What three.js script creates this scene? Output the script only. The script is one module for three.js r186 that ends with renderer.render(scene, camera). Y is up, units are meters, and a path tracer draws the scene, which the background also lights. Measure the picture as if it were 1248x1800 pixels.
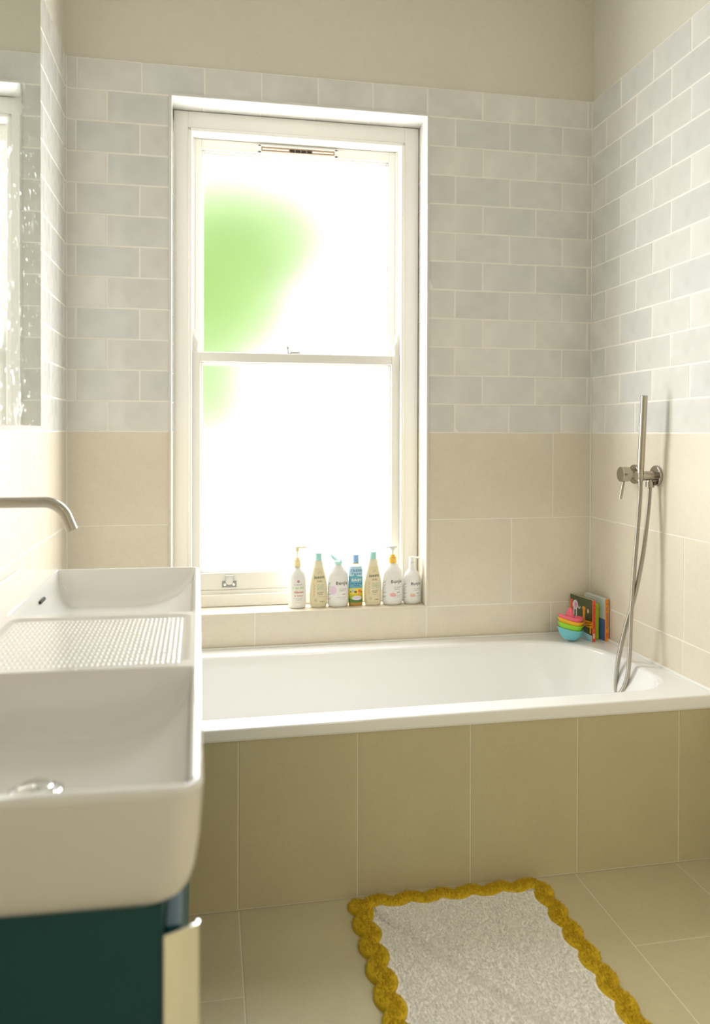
import * as THREE from 'three';
import { RoundedBoxGeometry } from 'three/addons/geometries/RoundedBoxGeometry.js';
import { mergeGeometries, mergeVertices } from 'three/addons/utils/BufferGeometryUtils.js';
import { RectAreaLightUniformsLib } from 'three/addons/lights/RectAreaLightUniformsLib.js';
RectAreaLightUniformsLib.init();

// ------------------------------------------------------------------ camera, sky, daylight, exposure
const scene = new THREE.Scene();
const camera = new THREE.PerspectiveCamera(74.27, 1248 / 2052, 0.05, 60);
camera.setViewOffset(1248, 2052, 0, 252, 1248, 1800);          // lens shifted down, as in the photograph
camera.rotation.order = 'YXZ';
camera.position.set(0.4683, 1.1941, 2.6692);
camera.rotation.set(-0.00879, -0.18486, 0.00264);
camera.focus = 2.5; camera.userData.fStop = 2.6;
scene.add(camera);
scene.background = new THREE.Color(1.0, 1.0, 1.0);             // even overcast sky
scene.backgroundIntensity = 2.2;
const renderer = new THREE.WebGLRenderer({ antialias: true });
renderer.toneMapping = THREE.LinearToneMapping;
renderer.toneMappingExposure = 1.0;
renderer.shadowMap.enabled = true;
// daylight that the two frosted panes scatter into the room
function paneLight(x, y, z, w, h, power) {
  const l = new THREE.RectAreaLight(new THREE.Color(0.985, 0.995, 1.0), power, w, h);
  l.position.set(x, y, z); l.lookAt(x, y, z + 1); l.name = 'window_daylight'; l.castShadow = true; scene.add(l);
}
paneLight(0.7802, 1.848, -0.1808, 0.672, 0.70, 10.3);
paneLight(0.7796, 1.070, -0.1368, 0.676, 0.73, 10.3);

// ------------------------------------------------------------------ dimensions (metres)
const W = 1.8655, Y0 = 1.1979, H = 0.10273, TOP = Y0 + 12 * H, CEIL = 3.0, ZEND = 2.95;
const OX0 = 0.3376, OX1 = 1.2277, OY0 = 0.576, OY1 = Y0 + 11 * H;

// ------------------------------------------------------------------ helpers
let seed = 12345;
const rnd = () => { seed = (seed * 1664525 + 1013904223) >>> 0; return seed / 4294967296; };
const rr = (a, b) => a + (b - a) * rnd();
const used = new Map();
function numbered(n) { const k = used.get(n) || 0; used.set(n, k + 1); return k ? n + '_' + String(k).padStart(3, '0') : n; }
function obj(name, geo, mat, parent = scene) {
  const m = new THREE.Mesh(geo, mat); m.name = parent === scene ? numbered(name) : name;
  m.castShadow = m.receiveShadow = true; parent.add(m); return m;
}
function thing(name, label, category, pos = [0, 0, 0], turn = 0, group) {
  const g = new THREE.Group(); g.name = numbered(name); g.position.set(...pos); g.rotation.y = turn;
  g.userData = { label, category }; if (group) g.userData.group = group; scene.add(g); return g;
}
function struct(name, label, category = 'wall') {
  const g = new THREE.Group(); g.name = numbered(name); g.userData = { kind: 'structure', label, category }; scene.add(g); return g;
}
function part(name, parent) { const g = new THREE.Group(); g.name = name; parent.add(g); return g; }
function boxUV(geo) {      // uv in metres from position and normal
  const p = geo.attributes.position, n = geo.attributes.normal, uv = new Float32Array(p.count * 2);
  for (let i = 0; i < p.count; i++) {
    const x = p.getX(i), y = p.getY(i), z = p.getZ(i), nx = Math.abs(n.getX(i)), ny = Math.abs(n.getY(i)), nz = Math.abs(n.getZ(i));
    if (nz >= nx && nz >= ny) { uv[2 * i] = x; uv[2 * i + 1] = y; } else if (nx >= ny) { uv[2 * i] = z; uv[2 * i + 1] = y; } else { uv[2 * i] = x; uv[2 * i + 1] = z; }
  }
  geo.setAttribute('uv', new THREE.BufferAttribute(uv, 2)); return geo;
}
function box(x0, x1, y0, y1, z0, z1, r = 0, seg = 2) {
  const sx = x1 - x0, sy = y1 - y0, sz = z1 - z0;
  const g = r > 0 ? new RoundedBoxGeometry(sx, sy, sz, seg, Math.min(r, sx / 2.01, sy / 2.01, sz / 2.01)) : new THREE.BoxGeometry(sx, sy, sz);
  g.translate((x0 + x1) / 2, (y0 + y1) / 2, (z0 + z1) / 2); return boxUV(g);
}
function cyl(a, b, r0, r1 = r0, seg = 32) {            // cylinder from a to b
  const A = new THREE.Vector3(...a), B = new THREE.Vector3(...b), d = B.clone().sub(A);
  const g = new THREE.CylinderGeometry(r1, r0, d.length(), seg, 1);
  g.applyQuaternion(new THREE.Quaternion().setFromUnitVectors(new THREE.Vector3(0, 1, 0), d.clone().normalize()));
  g.translate(...A.add(B).multiplyScalar(0.5).toArray()); return g;
}
function turned(pts, a, axis, seg = 40) {              // lathe profile [radius, height] set at a along axis
  const g = new THREE.LatheGeometry(pts.map((p) => new THREE.Vector2(p[0], p[1])), seg);
  g.applyQuaternion(new THREE.Quaternion().setFromUnitVectors(new THREE.Vector3(0, 1, 0), new THREE.Vector3(...axis).normalize()));
  g.translate(...a); return g;
}
function merge(list) { return mergeGeometries(list.map((g) => { const q = g.index ? g.toNonIndexed() : g; for (const k of Object.keys(q.attributes)) if (!['position', 'normal', 'uv'].includes(k)) q.deleteAttribute(k); return q; })); }
// rings: arrays of [x,y,z] of equal length; joins them into one skin
function loft(rings, capA = false, capB = false, closed = true) {
  const n = rings[0].length, pos = [], idx = [], uv = [];
  rings.forEach((r, k) => r.forEach((p, i) => { pos.push(...p); uv.push(i / n, k / (rings.length - 1)); }));
  for (let k = 0; k < rings.length - 1; k++) for (let i = 0; i < (closed ? n : n - 1); i++) {
    const a = k * n + i, b = k * n + (i + 1) % n, c = a + n, d = b + n; idx.push(a, b, c, b, d, c);
  }
  const cap = (r, base, flip) => {
    const c = pos.length / 3; let s = [0, 0, 0]; r.forEach((p) => { s[0] += p[0]; s[1] += p[1]; s[2] += p[2]; }); pos.push(s[0] / n, s[1] / n, s[2] / n); uv.push(0.5, 0.5);
    for (let i = 0; i < n; i++) flip ? idx.push(c, base + (i + 1) % n, base + i) : idx.push(c, base + i, base + (i + 1) % n);
  };
  if (capA) cap(rings[0], 0, false); if (capB) cap(rings[rings.length - 1], (rings.length - 1) * n, true);
  const g = new THREE.BufferGeometry();
  g.setAttribute('position', new THREE.Float32BufferAttribute(pos, 3)); g.setAttribute('uv', new THREE.Float32BufferAttribute(uv, 2)); g.setIndex(idx); g.computeVertexNormals(); return g;
}
// rounded rectangle outline in the x-z plane; same count of points for any size
function rrect(x0, x1, z0, z1, rad, y, k = 12, m = 10) {
  const P = [], R = Array.isArray(rad) ? rad : [rad, rad, rad, rad]; const c = [[x1 - R[0], z1 - R[0], 0], [x0 + R[1], z1 - R[1], 1], [x0 + R[2], z0 + R[2], 2], [x1 - R[3], z0 + R[3], 3]];
  c.forEach(([cx, cz, q], i) => {
    const r = R[i], nr = R[(i + 1) % 4];
    for (let j = 0; j <= k; j++) { const a = (q + j / k) * Math.PI / 2; P.push([cx + r * Math.cos(a), y, cz + r * Math.sin(a)]); }
    const [nx, nz, nq] = c[(i + 1) % 4], a = (q + 1) * Math.PI / 2, A = [cx + r * Math.cos(a), cz + r * Math.sin(a)], B = [nx + nr * Math.cos(a), nz + nr * Math.sin(a)];
    for (let j = 1; j < m; j++) P.push([A[0] + (B[0] - A[0]) * j / m, y, A[1] + (B[1] - A[1]) * j / m]);
  });
  return P;
}
// ------------------------------------------------------------------ procedural textures
function hash2(x, y, s) { let h = (x * 374761393 + y * 668265263 + s * 974634777) | 0; h = Math.imul(h ^ (h >>> 13), 1274126177); return ((h ^ (h >>> 16)) >>> 0) / 4294967296; }
function tnoise(u, v, per, s) {                        // tiling value noise, u,v in 0..1
  const x = u * per, y = v * per, xi = Math.floor(x), yi = Math.floor(y), fx = x - xi, fy = y - yi, sx = fx * fx * (3 - 2 * fx), sy = fy * fy * (3 - 2 * fy);
  const h = (a, b) => hash2(((a % per) + per) % per, ((b % per) + per) % per, s);
  return (h(xi, yi) * (1 - sx) + h(xi + 1, yi) * sx) * (1 - sy) + (h(xi, yi + 1) * (1 - sx) + h(xi + 1, yi + 1) * sx) * sy;
}
function noiseTex(n, fn, metres, srgb = true) {        // fn(u,v) -> [r,g,b] 0..1
  const d = new Uint8Array(n * n * 4);
  for (let j = 0; j < n; j++) for (let i = 0; i < n; i++) { const c = fn(i / n, j / n), k = (j * n + i) * 4; for (let q = 0; q < 3; q++) d[k + q] = Math.max(0, Math.min(255, c[q] * 255)); d[k + 3] = 255; }
  const t = new THREE.DataTexture(d, n, n); t.wrapS = t.wrapT = THREE.RepeatWrapping; t.magFilter = THREE.LinearFilter; t.minFilter = THREE.LinearFilter;
  t.repeat.set(1 / metres, 1 / metres); if (srgb) t.colorSpace = THREE.SRGBColorSpace; t.needsUpdate = true; return t;
}
const g1 = (v) => [v, v, v];
const stoneTex = noiseTex(512, (u, v) => {             // porcelain stone: cloudy mottling and fine speckle
  const c = 0.5 * tnoise(u, v, 6, 1) + 0.3 * tnoise(u, v, 17, 2) + 0.2 * tnoise(u, v, 43, 3), f = hash2(Math.floor(u * 512), Math.floor(v * 512), 4), m = tnoise(u, v, 128, 5);
  const q = 0.965 + (c - 0.5) * 0.035 + (f - 0.5) * 0.018 + (m - 0.5) * 0.018; return [q, q * (0.995 + (c - 0.5) * 0.01), q * 0.99];
}, 0.62);
const glazeBump = noiseTex(256, (u, v) => g1(0.6 * tnoise(u, v, 5, 7) + 0.3 * tnoise(u, v, 11, 8) + 0.1 * tnoise(u, v, 27, 9)), 0.31, false);
const plasterTex = noiseTex(512, (u, v) => g1(0.975 + (tnoise(u, v, 9, 11) - 0.5) * 0.02 + (tnoise(u, v, 90, 12) - 0.5) * 0.012), 1.3);
const plasterBump = noiseTex(256, (u, v) => g1(tnoise(u, v, 60, 13) * 0.7 + 0.3 * hash2(Math.floor(u * 256), Math.floor(v * 256), 14)), 0.3, false);
const glazeTint = noiseTex(256, (u, v) => { const q = 0.965 + 0.05 * (tnoise(u, v, 4, 21) - 0.5) + 0.03 * (tnoise(u, v, 13, 22) - 0.5); return [q, q, q * 1.0]; }, 0.37);
const mirrorRough = noiseTex(512, (u, v) => { const s = Math.max(0, tnoise(u * 1, v, 60, 31) - 0.80) * 0.8, st = Math.max(0, tnoise(u, v, 7, 32) * tnoise(u, v * 0.5, 40, 33) - 0.45) * 0.25; return g1(0.03 + s + st); }, 0.6, false);
const brushTex = noiseTex(256, (u, v) => g1(0.75 + 0.25 * hash2(3, Math.floor(v * 256), 41)), 0.05, false);
const lin = (r, g, b) => new THREE.Color().setRGB(r, g, b);
const std = (o) => new THREE.MeshStandardMaterial(o), phys = (o) => new THREE.MeshPhysicalMaterial(o);
// ------------------------------------------------------------------ materials
const M = {
  paint: std({ color: lin(0.80, 0.765, 0.655), roughness: 0.9, map: plasterTex, bumpMap: plasterBump, bumpScale: 0.0004 }),
  hall: std({ color: lin(0.80, 0.74, 0.62), roughness: 0.9 }),
  ceiling: std({ color: lin(0.86, 0.85, 0.81), roughness: 0.95, map: plasterTex }),
  grout: std({ color: lin(0.92, 0.89, 0.81), roughness: 0.95 }),
  groutWarm: std({ color: lin(0.80, 0.74, 0.63), roughness: 0.95 }),
  metro: [[0.85, 0.835, 0.785], [0.82, 0.815, 0.775], [0.87, 0.855, 0.80], [0.79, 0.79, 0.75], [0.84, 0.825, 0.775], [0.805, 0.805, 0.77]].map((c) => phys({ color: lin(...c), roughness: 0.13, map: glazeTint, bumpMap: glazeBump, bumpScale: 0.0022, ior: 1.5 })),
  beige: [[0.855, 0.785, 0.645], [0.865, 0.795, 0.655], [0.845, 0.775, 0.635]].map((c) => std({ color: lin(...c), roughness: 0.34, map: stoneTex })),
  floorTile: [[0.60, 0.55, 0.355], [0.61, 0.56, 0.365], [0.59, 0.54, 0.345]].map((c) => std({ color: lin(...c), roughness: 0.45, map: stoneTex })),
  ceramic: phys({ color: lin(0.88, 0.87, 0.84), roughness: 0.10, ior: 1.5, clearcoat: 0.4, clearcoatRoughness: 0.05 }),
  enamel: phys({ color: lin(0.89, 0.89, 0.87), roughness: 0.10, ior: 1.5 }),
  joinery: std({ color: lin(0.86, 0.84, 0.78), roughness: 0.38 }),
  trim: std({ color: lin(0.90, 0.89, 0.86), roughness: 0.4 }),
  frosted: phys({ color: lin(1, 1, 1), transmission: 1, roughness: 0.30, ior: 1.45, thickness: 0.006 }),
  nickel: std({ color: lin(0.46, 0.43, 0.375), metalness: 1, roughness: 0.24, roughnessMap: brushTex }),
  chrome: std({ color: lin(0.86, 0.87, 0.88), metalness: 1, roughness: 0.12 }),
  steel: std({ color: lin(0.50, 0.50, 0.48), metalness: 1, roughness: 0.28 }),
  hook: std({ color: lin(0.35, 0.36, 0.34), metalness: 1, roughness: 0.35 }),
  teal: phys({ color: lin(0.004, 0.072, 0.088), roughness: 0.5 }),
  dark: std({ color: lin(0.02, 0.02, 0.02), roughness: 0.7 }),
  mirror: std({ color: lin(0.84, 0.88, 0.85), metalness: 1, roughness: 1, roughnessMap: mirrorRough }),
  white: std({ color: lin(0.86, 0.85, 0.82), roughness: 0.4 }),
  silicone: std({ color: lin(0.88, 0.87, 0.82), roughness: 0.35 }),
  wood: std({ color: lin(0.55, 0.36, 0.22), roughness: 0.7 }),
};

// ------------------------------------------------------------------ tiles
const tileCache = new Map();
function tileGeo(w, h, d, b) {                         // face in the x-y plane at z=0, bevelled rim, no back
  const key = [w, h, d, b].map((v) => v.toFixed(4)).join();
  if (tileCache.has(key)) return tileCache.get(key);
  const x = w / 2, y = h / 2, q = [[[-x + b, -y + b, 0], [x - b, -y + b, 0], [x - b, y - b, 0], [-x + b, y - b, 0]], [[-x, -y, -b], [x, -y, -b], [x, y, -b], [-x, y, -b]], [[-x, -y, -d], [x, -y, -d], [x, y, -d], [-x, y, -d]]];
  const pos = [], tri = (a, c, e) => pos.push(...a, ...c, ...e), quad = (a, c, e, f) => { tri(a, c, e); tri(a, e, f); };
  quad(...q[0]);
  for (let k = 0; k < 2; k++) for (let i = 0; i < 4; i++) quad(q[k][(i + 1) % 4], q[k][i], q[k + 1][i], q[k + 1][(i + 1) % 4]);
  const g = new THREE.BufferGeometry(); g.setAttribute('position', new THREE.Float32BufferAttribute(pos, 3)); g.computeVertexNormals(); boxUV(g);
  const ox = rnd(), oy = rnd(); for (let i = 0; i < g.attributes.uv.count; i++) g.attributes.uv.setXY(i, g.attributes.uv.getX(i) + ox, g.attributes.uv.getY(i) + oy);
  tileCache.set(key, g); return g;
}
function tile(parent, name, u0, u1, y0, y1, mat, gap, d = 0.009, b = 0.0012, tilt = 0, rough = 0) {
  if (u1 - u0 < gap * 1.5) return;
  const m = obj(name, tileGeo(u1 - u0 - gap, y1 - y0 - gap, d, b), mat, parent);
  m.position.set((u0 + u1) / 2, (y0 + y1) / 2, rr(-rough, rough)); m.rotation.set(rr(-tilt, tilt), rr(-tilt, tilt), 0); return m;
}
// one course of tiles between u0 and u1, split at joints, with an opening [a,b] left out
function course(parent, name, u0, u1, y0, y1, joints, mats, gap, opt = {}) {
  let e = [u0, ...joints.filter((j) => j > u0 + 0.004 && j < u1 - 0.004), u1];
  if (opt.open) e = [...e.filter((v) => v < opt.open[0] - 0.004), opt.open[0], opt.open[1], ...e.filter((v) => v > opt.open[1] + 0.004)];
  for (let i = 0; i < e.length - 1; i++) { if (opt.open && Math.abs(e[i] - opt.open[0]) < 1e-6) continue; tile(parent, name, e[i], e[i + 1], y0, y1, mats[Math.floor(rnd() * mats.length)], gap, 0.009, opt.b || 0.0012, opt.tilt || 0, opt.rough || 0); }
}
const MG = 0.0040, BG = 0.0026, mOpt = { tilt: 0.0045, rough: 0.0003, b: 0.0016 };
const every = (start, step, n) => Array.from({ length: n }, (_, i) => start + i * step);
const B1 = 0.885, B2 = 0.572;

// ------------------------------------------------------------------ back wall with the window opening
const shapeRect = (x0, x1, y0, y1) => { const s = new THREE.Shape(); s.moveTo(x0, y0); s.lineTo(x1, y0); s.lineTo(x1, y1); s.lineTo(x0, y1); s.closePath(); return s; };
const holeRect = (x0, x1, y0, y1) => { const s = new THREE.Path(); s.moveTo(x0, y0); s.lineTo(x0, y1); s.lineTo(x1, y1); s.lineTo(x1, y0); s.closePath(); return s; };
function slab(x0, x1, y0, y1, hole, zBack, zFront) {
  const s = shapeRect(x0, x1, y0, y1); if (hole) s.holes.push(holeRect(...hole));
  const g = new THREE.ExtrudeGeometry(s, { depth: zFront - zBack, bevelEnabled: false }); g.translate(0, 0, zBack); return boxUV(g);
}
const wallBack = struct('wall_back', 'tiled wall with the sash window above the bath');
obj('plaster', slab(-0.25, W + 0.25, -0.1, CEIL + 0.1, [OX0 - 0.008, OX1 + 0.008, OY0 - 0.01, OY1 + 0.008], -0.34, -0.0065), M.paint, wallBack);
obj('grout', slab(0, W, 0.4, TOP, [OX0 - 0.004, OX1 + 0.004, OY0 - 0.004, OY1 + 0.004], -0.0075, -0.0007), M.grout, wallBack);
for (let k = 0; k < 12; k++) {                         // k = 0 is the top course
  const y1 = TOP - k * H, y0 = y1 - H, odd = k % 2 === 0;
  const joints = k === 0 ? [0.0359, 0.2416, 0.447, 0.6391, 0.8343, 1.0294, 1.2277, 1.4348, 1.6394, 1.8456] : odd ? [0.0310, 0.2340, 1.4370, 1.6410, 1.8462] : [0.1300, 1.3325, 1.5388, 1.7448];
  course(wallBack, 'wall_tile', 0.001, W - 0.001, y0, y1, joints, M.metro, MG, { ...mOpt, open: k ? [OX0, OX1] : undefined });
}
course(wallBack, 'stone_tile', 0.001, W - 0.001, B1, Y0, [1.713], M.beige, BG, { open: [OX0, OX1] });
course(wallBack, 'stone_tile', 0.001, W - 0.001, B2, B1, [1.552], M.beige, BG, { open: [OX0, OX1] });
course(wallBack, 'stone_tile', 0.001, W - 0.001, 0.45, B2, [0.02, 0.618, 1.2300, 1.707], M.beige, BG);
// reveals of the opening: tiled head and jambs, stone sill
const revealHead = part('reveal_head', wallBack); revealHead.position.set(0, OY1, 0); revealHead.rotation.x = Math.PI / 2;
course(revealHead, 'wall_tile', OX0, OX1, -0.125, 0.004, [0.443, 0.6405, 0.8343, 1.0355], M.metro.slice(0, 3), MG * 0.8, {});
const revealLeft = part('reveal_left', wallBack); revealLeft.position.set(OX0, 0, 0); revealLeft.rotation.y = Math.PI / 2;
const revealRight = part('reveal_right', wallBack); revealRight.position.set(OX1, 0, 0); revealRight.rotation.y = -Math.PI / 2;
for (let k = 1; k < 12; k++) {
  tile(revealLeft, 'wall_tile', -0.004, 0.13, TOP - (k + 1) * H, TOP - k * H, M.metro[k % 3], MG * 0.8);
  tile(revealRight, 'wall_tile', -0.13, 0.004, TOP - (k + 1) * H, TOP - k * H, M.metro[(k + 1) % 3], MG * 0.8);
}
for (const [a, b] of [[B1, Y0], [OY0, B1]]) { tile(revealLeft, 'stone_tile', -0.004, 0.13, a, b, M.beige[0], BG); tile(revealRight, 'stone_tile', -0.13, 0.004, a, b, M.beige[1], BG); }
const sill = part('window_sill', wallBack); sill.position.set(0, OY0, 0); sill.rotation.x = -Math.PI / 2;
course(sill, 'stone_tile', OX0, OX1, -0.002, 0.125, [0.618], M.beige, BG, {});
obj('grout', box(OX0 - 0.006, OX1 + 0.006, OY1 + 0.001, OY1 + 0.007, -0.13, -0.002), M.grout, wallBack); obj('grout', box(OX0 - 0.006, OX1 + 0.006, OY0 - 0.008, OY0 - 0.001, -0.13, -0.002), M.grout, wallBack);
obj('grout', box(OX0 - 0.007, OX0 - 0.001, OY0, OY1, -0.13, -0.002), M.grout, wallBack); obj('grout', box(OX1 + 0.001, OX1 + 0.007, OY0, OY1, -0.13, -0.002), M.grout, wallBack);
// slim white tile trims along the front corners of the opening
for (const [x0, x1, y0, y1] of [[OX0 - 0.0045, OX0 + 0.001, OY0, OY1 + 0.0045], [OX1 - 0.001, OX1 + 0.0045, OY0, OY1 + 0.0045], [OX0, OX1, OY1 - 0.001, OY1 + 0.0045]]) obj('edge_trim', box(x0, x1, y0, y1, -0.008, 0.0012, 0.0012), M.trim, wallBack);
for (const x of [0.0015, W - 0.0015]) obj('corner_joint', box(x - 0.0022, x + 0.0022, 0.45, TOP, -0.004, 0.0026, 0.001), M.grout, wallBack);

// ------------------------------------------------------------------ side walls
const wallRight = struct('wall_right', 'tiled wall that carries the shower at the foot of the bath');
wallRight.position.set(W, 0, 0); wallRight.rotation.y = -Math.PI / 2;         // local x = depth into the room
obj('plaster', box(-0.34, ZEND, -0.1, CEIL + 0.1, -0.3, -0.0065), M.paint, wallRight);
obj('grout', box(0, 2.45, 0.0, TOP, -0.0075, -0.0007), M.grout, wallRight);
for (let k = 0; k < 12; k++) { const y1 = TOP - k * H; course(wallRight, 'wall_tile', 0.001, 2.45, y1 - H, y1, every(k % 2 ? 0.0997 : 0.1997, 0.2, 12), M.metro, MG, mOpt); }
course(wallRight, 'stone_tile', 0.001, 2.45, B1, Y0, every(0.88, 0.605, 3), M.beige, BG);
course(wallRight, 'stone_tile', 0.001, 2.45, B2, B1, every(0.578, 0.605, 4), M.beige, BG);
course(wallRight, 'stone_tile', 0.001, 2.45, 0.26, B2, every(0.572, 0.605, 4), M.beige, BG);
course(wallRight, 'stone_tile', 0.75, 2.45, 0.0, 0.26, every(0.88, 0.605, 3), M.beige, BG);
const wallLeft = struct('wall_left', 'tiled wall behind the mirror cabinet and basin');
wallLeft.rotation.y = Math.PI / 2;                                             // local x = minus depth
obj('plaster', box(-ZEND, 0.34, -0.1, CEIL + 0.1, -0.3, -0.0065), M.paint, wallLeft);
obj('grout', box(-2.45, 0, 0.0, TOP, -0.0075, -0.0007), M.grout, wallLeft);
for (let k = 0; k < 12; k++) { const y1 = TOP - k * H; course(wallLeft, 'wall_tile', -2.45, -0.001, y1 - H, y1, every(k % 2 ? -2.345 : -2.445, 0.2, 13), M.metro, MG, mOpt); }
course(wallLeft, 'stone_tile', -2.45, -0.001, B1, Y0, every(-2.06, 0.605, 4), M.beige, BG);
course(wallLeft, 'stone_tile', -2.45, -0.001, B2, B1, every(-2.36, 0.605, 4), M.beige, BG);
course(wallLeft, 'stone_tile', -2.45, -0.001, 0.26, B2, every(-2.06, 0.605, 4), M.beige, BG);
course(wallLeft, 'stone_tile', -2.45, -0.75, 0.0, 0.26, every(-2.36, 0.605, 3), M.beige, BG);
const wallFront = struct('wall_front', 'painted wall opposite the window with an open doorway');
obj('plaster', slab(-0.25, W + 0.25, -0.1, CEIL + 0.1, [1.02, 1.80, 0.0, 2.12], ZEND, ZEND + 0.15), M.paint, wallFront);
const hall = struct('wall_hall', 'cream hallway walls beyond the doorway');
obj('plaster', merge([box(-0.6, -0.5, -0.1, 2.7, ZEND + 0.15, 5.6), box(2.4, 2.5, -0.1, 2.7, ZEND + 0.15, 5.6), box(-0.6, 2.5, -0.1, 2.7, 5.6, 5.7), box(-0.6, 2.5, 2.6, 2.7, ZEND + 0.15, 5.7), box(-0.6, 2.5, -0.2, -0.1, ZEND + 0.15, 5.7)]), M.hall, hall);
const hallLamp = thing('ceiling_lamp', 'round opal ceiling lamp lighting the hallway behind the doorway', 'lamp', [1.3, 2.6, 4.0]);
obj('base', cyl([0, 0, 0], [0, -0.03, 0], 0.27, 0.27, 40), M.white, hallLamp);
obj('lamp_diffuser', turned([[0, -0.075], [0.18, -0.068], [0.24, -0.05], [0.255, -0.03]], [0, 0, 0], [0, 1, 0]), std({ color: lin(0.9, 0.85, 0.75), emissive: lin(1.0, 0.91, 0.72), emissiveIntensity: 3, roughness: 0.5, side: THREE.DoubleSide }), hallLamp);
{ const l = new THREE.RectAreaLight(new THREE.Color(1.0, 0.91, 0.72), 55, 0.5, 0.5); l.position.set(1.3, 2.51, 4.0); l.lookAt(1.3, 0, 4.0); l.name = 'ceiling_lamp_glow'; l.castShadow = true; scene.add(l); }
const ceiling = struct('ceiling', 'plain white painted ceiling', 'ceiling');
obj('plaster', box(-0.25, W + 0.25, CEIL, CEIL + 0.2, -0.34, ZEND + 0.25), M.ceiling, ceiling);

// ------------------------------------------------------------------ floor and tiled bath panel
const floor = struct('floor', 'taupe stone floor tiles with pale grout', 'floor');
obj('grout', box(-0.25, W + 0.25, -0.2, -0.0014, -0.34, ZEND + 0.25), M.groutWarm, floor);
const floorTiles = part('tile_field', floor); floorTiles.rotation.x = -Math.PI / 2;   // local y = minus depth
const colX = [0.001, 0.236, 0.539, 0.842, 1.142, 1.443, 1.744, W - 0.001];
for (let c = 0; c < colX.length - 1; c++) {
  const cuts = [0.70]; for (let z = c % 2 ? 1.03 : 0.725; z < ZEND - 0.1; z += 0.605) if (z > 0.72) cuts.push(z); cuts.push(ZEND + 0.1);
  for (let i = 0; i < cuts.length - 1; i++) tile(floorTiles, 'floor_tile', colX[c], colX[c + 1], -cuts[i + 1], -cuts[i], M.floorTile[(c + i) % 3], BG, 0.009, 0.001);
}
const panel = struct('bath_panel', 'tall taupe tiles cladding the front of the bath', 'panel');
const PZ = 0.733; panel.position.set(0, 0, PZ);
obj('grout', box(0.001, W - 0.001, 0.001, 0.43, -0.03, -0.0014), M.groutWarm, panel);
course(panel, 'panel_tile', 0.001, W - 0.001, 0.002, 0.4285, [0.2325, 0.5363, 0.8401, 1.1439, 1.4477, 1.7515], M.floorTile, BG);

// ------------------------------------------------------------------ sash window
const win = struct('window_1', 'white painted sash window with frosted panes', 'window');
const J = (n, p, ...b) => obj(n, box(...b, 0.0025), M.joinery, p);
const boxFrame = part('box_frame', win);
J('jamb', boxFrame, OX0 + 0.002, 0.3895, 0.60, OY1 - 0.002, -0.24, -0.11); J('jamb', boxFrame, 1.1725, OX1 - 0.002, 0.60, OY1 - 0.002, -0.24, -0.11);
J('head', boxFrame, 0.3890, 1.1730, 2.268, OY1 - 0.002, -0.24, -0.1102);
J('cill', boxFrame, OX0 + 0.002, OX1 - 0.002, OY0 + 0.001, 0.619, -0.26, -0.106); J('cill', boxFrame, 0.389, 1.173, 0.615, 0.633, -0.24, -0.118);
const beads = part('staff_bead', win);
for (const [x0, x1] of [[0.3890, 0.4035], [1.1580, 1.1730]]) { obj('bead', box(x0, x1, 0.63, 2.268, -0.119, -0.104, 0.006, 4), M.joinery, beads); obj('bead', box(x0, x0 + 0.0145, 0.63, 2.268, -0.24, -0.119), M.joinery, beads); }
obj('bead', box(0.389, 1.173, 2.2535, 2.268, -0.119, -0.104, 0.006, 4), M.joinery, beads); obj('bead', box(0.389, 1.173, 2.2535, 2.268, -0.24, -0.119), M.joinery, beads);
for (const [x0, x1] of [[0.4030, 0.4100], [1.1510, 1.1580]]) obj('parting_bead', box(x0, x1, 1.45, 2.2535, -0.166, -0.158), M.joinery, beads);
function sash(name, x0, x1, y0, y1, gx0, gx1, gy0, gy1, zb, zf) {
  const s = part(name, win);
  J('stile', s, x0, gx0 - 0.007, y0, y1, zb, zf); J('stile', s, gx1 + 0.007, x1, y0, y1, zb, zf);
  J('rail', s, gx0 - 0.0072, gx1 + 0.0072, gy1 + 0.007, y1, zb, zf - 0.0006); J('rail', s, gx0 - 0.0072, gx1 + 0.0072, y0, gy0 - 0.007, zb, zf - 0.0006);
  const zg = (zb + zf) / 2;
  for (const b of [[gx0 - 0.0072, gx0, gy0 - 0.0072, gy1 + 0.0072], [gx1, gx1 + 0.0072, gy0 - 0.0072, gy1 + 0.0072], [gx0, gx1, gy1, gy1 + 0.0072], [gx0, gx1, gy0 - 0.0072, gy0]]) obj('glazing_bead', box(...b, zb, zf - 0.009, 0.003, 3), M.joinery, s);
  const g = obj('frosted_pane', box(gx0 - 0.004, gx1 + 0.004, gy0 - 0.004, gy1 + 0.004, zg - 0.003, zg + 0.003), M.frosted, s); g.userData.label = 'frosted obscured glass pane';
  return s;
}
const upper = sash('upper_sash', 0.4036, 1.1579, 1.443, 2.2532, 0.4416, 1.1190, 1.486, 2.2085, -0.203, -0.166);
const lower = sash('lower_sash', 0.4036, 1.1579, 0.633, 1.4825, 0.4390, 1.1206, 0.7018, 1.4415, -0.159, -0.122);
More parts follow.
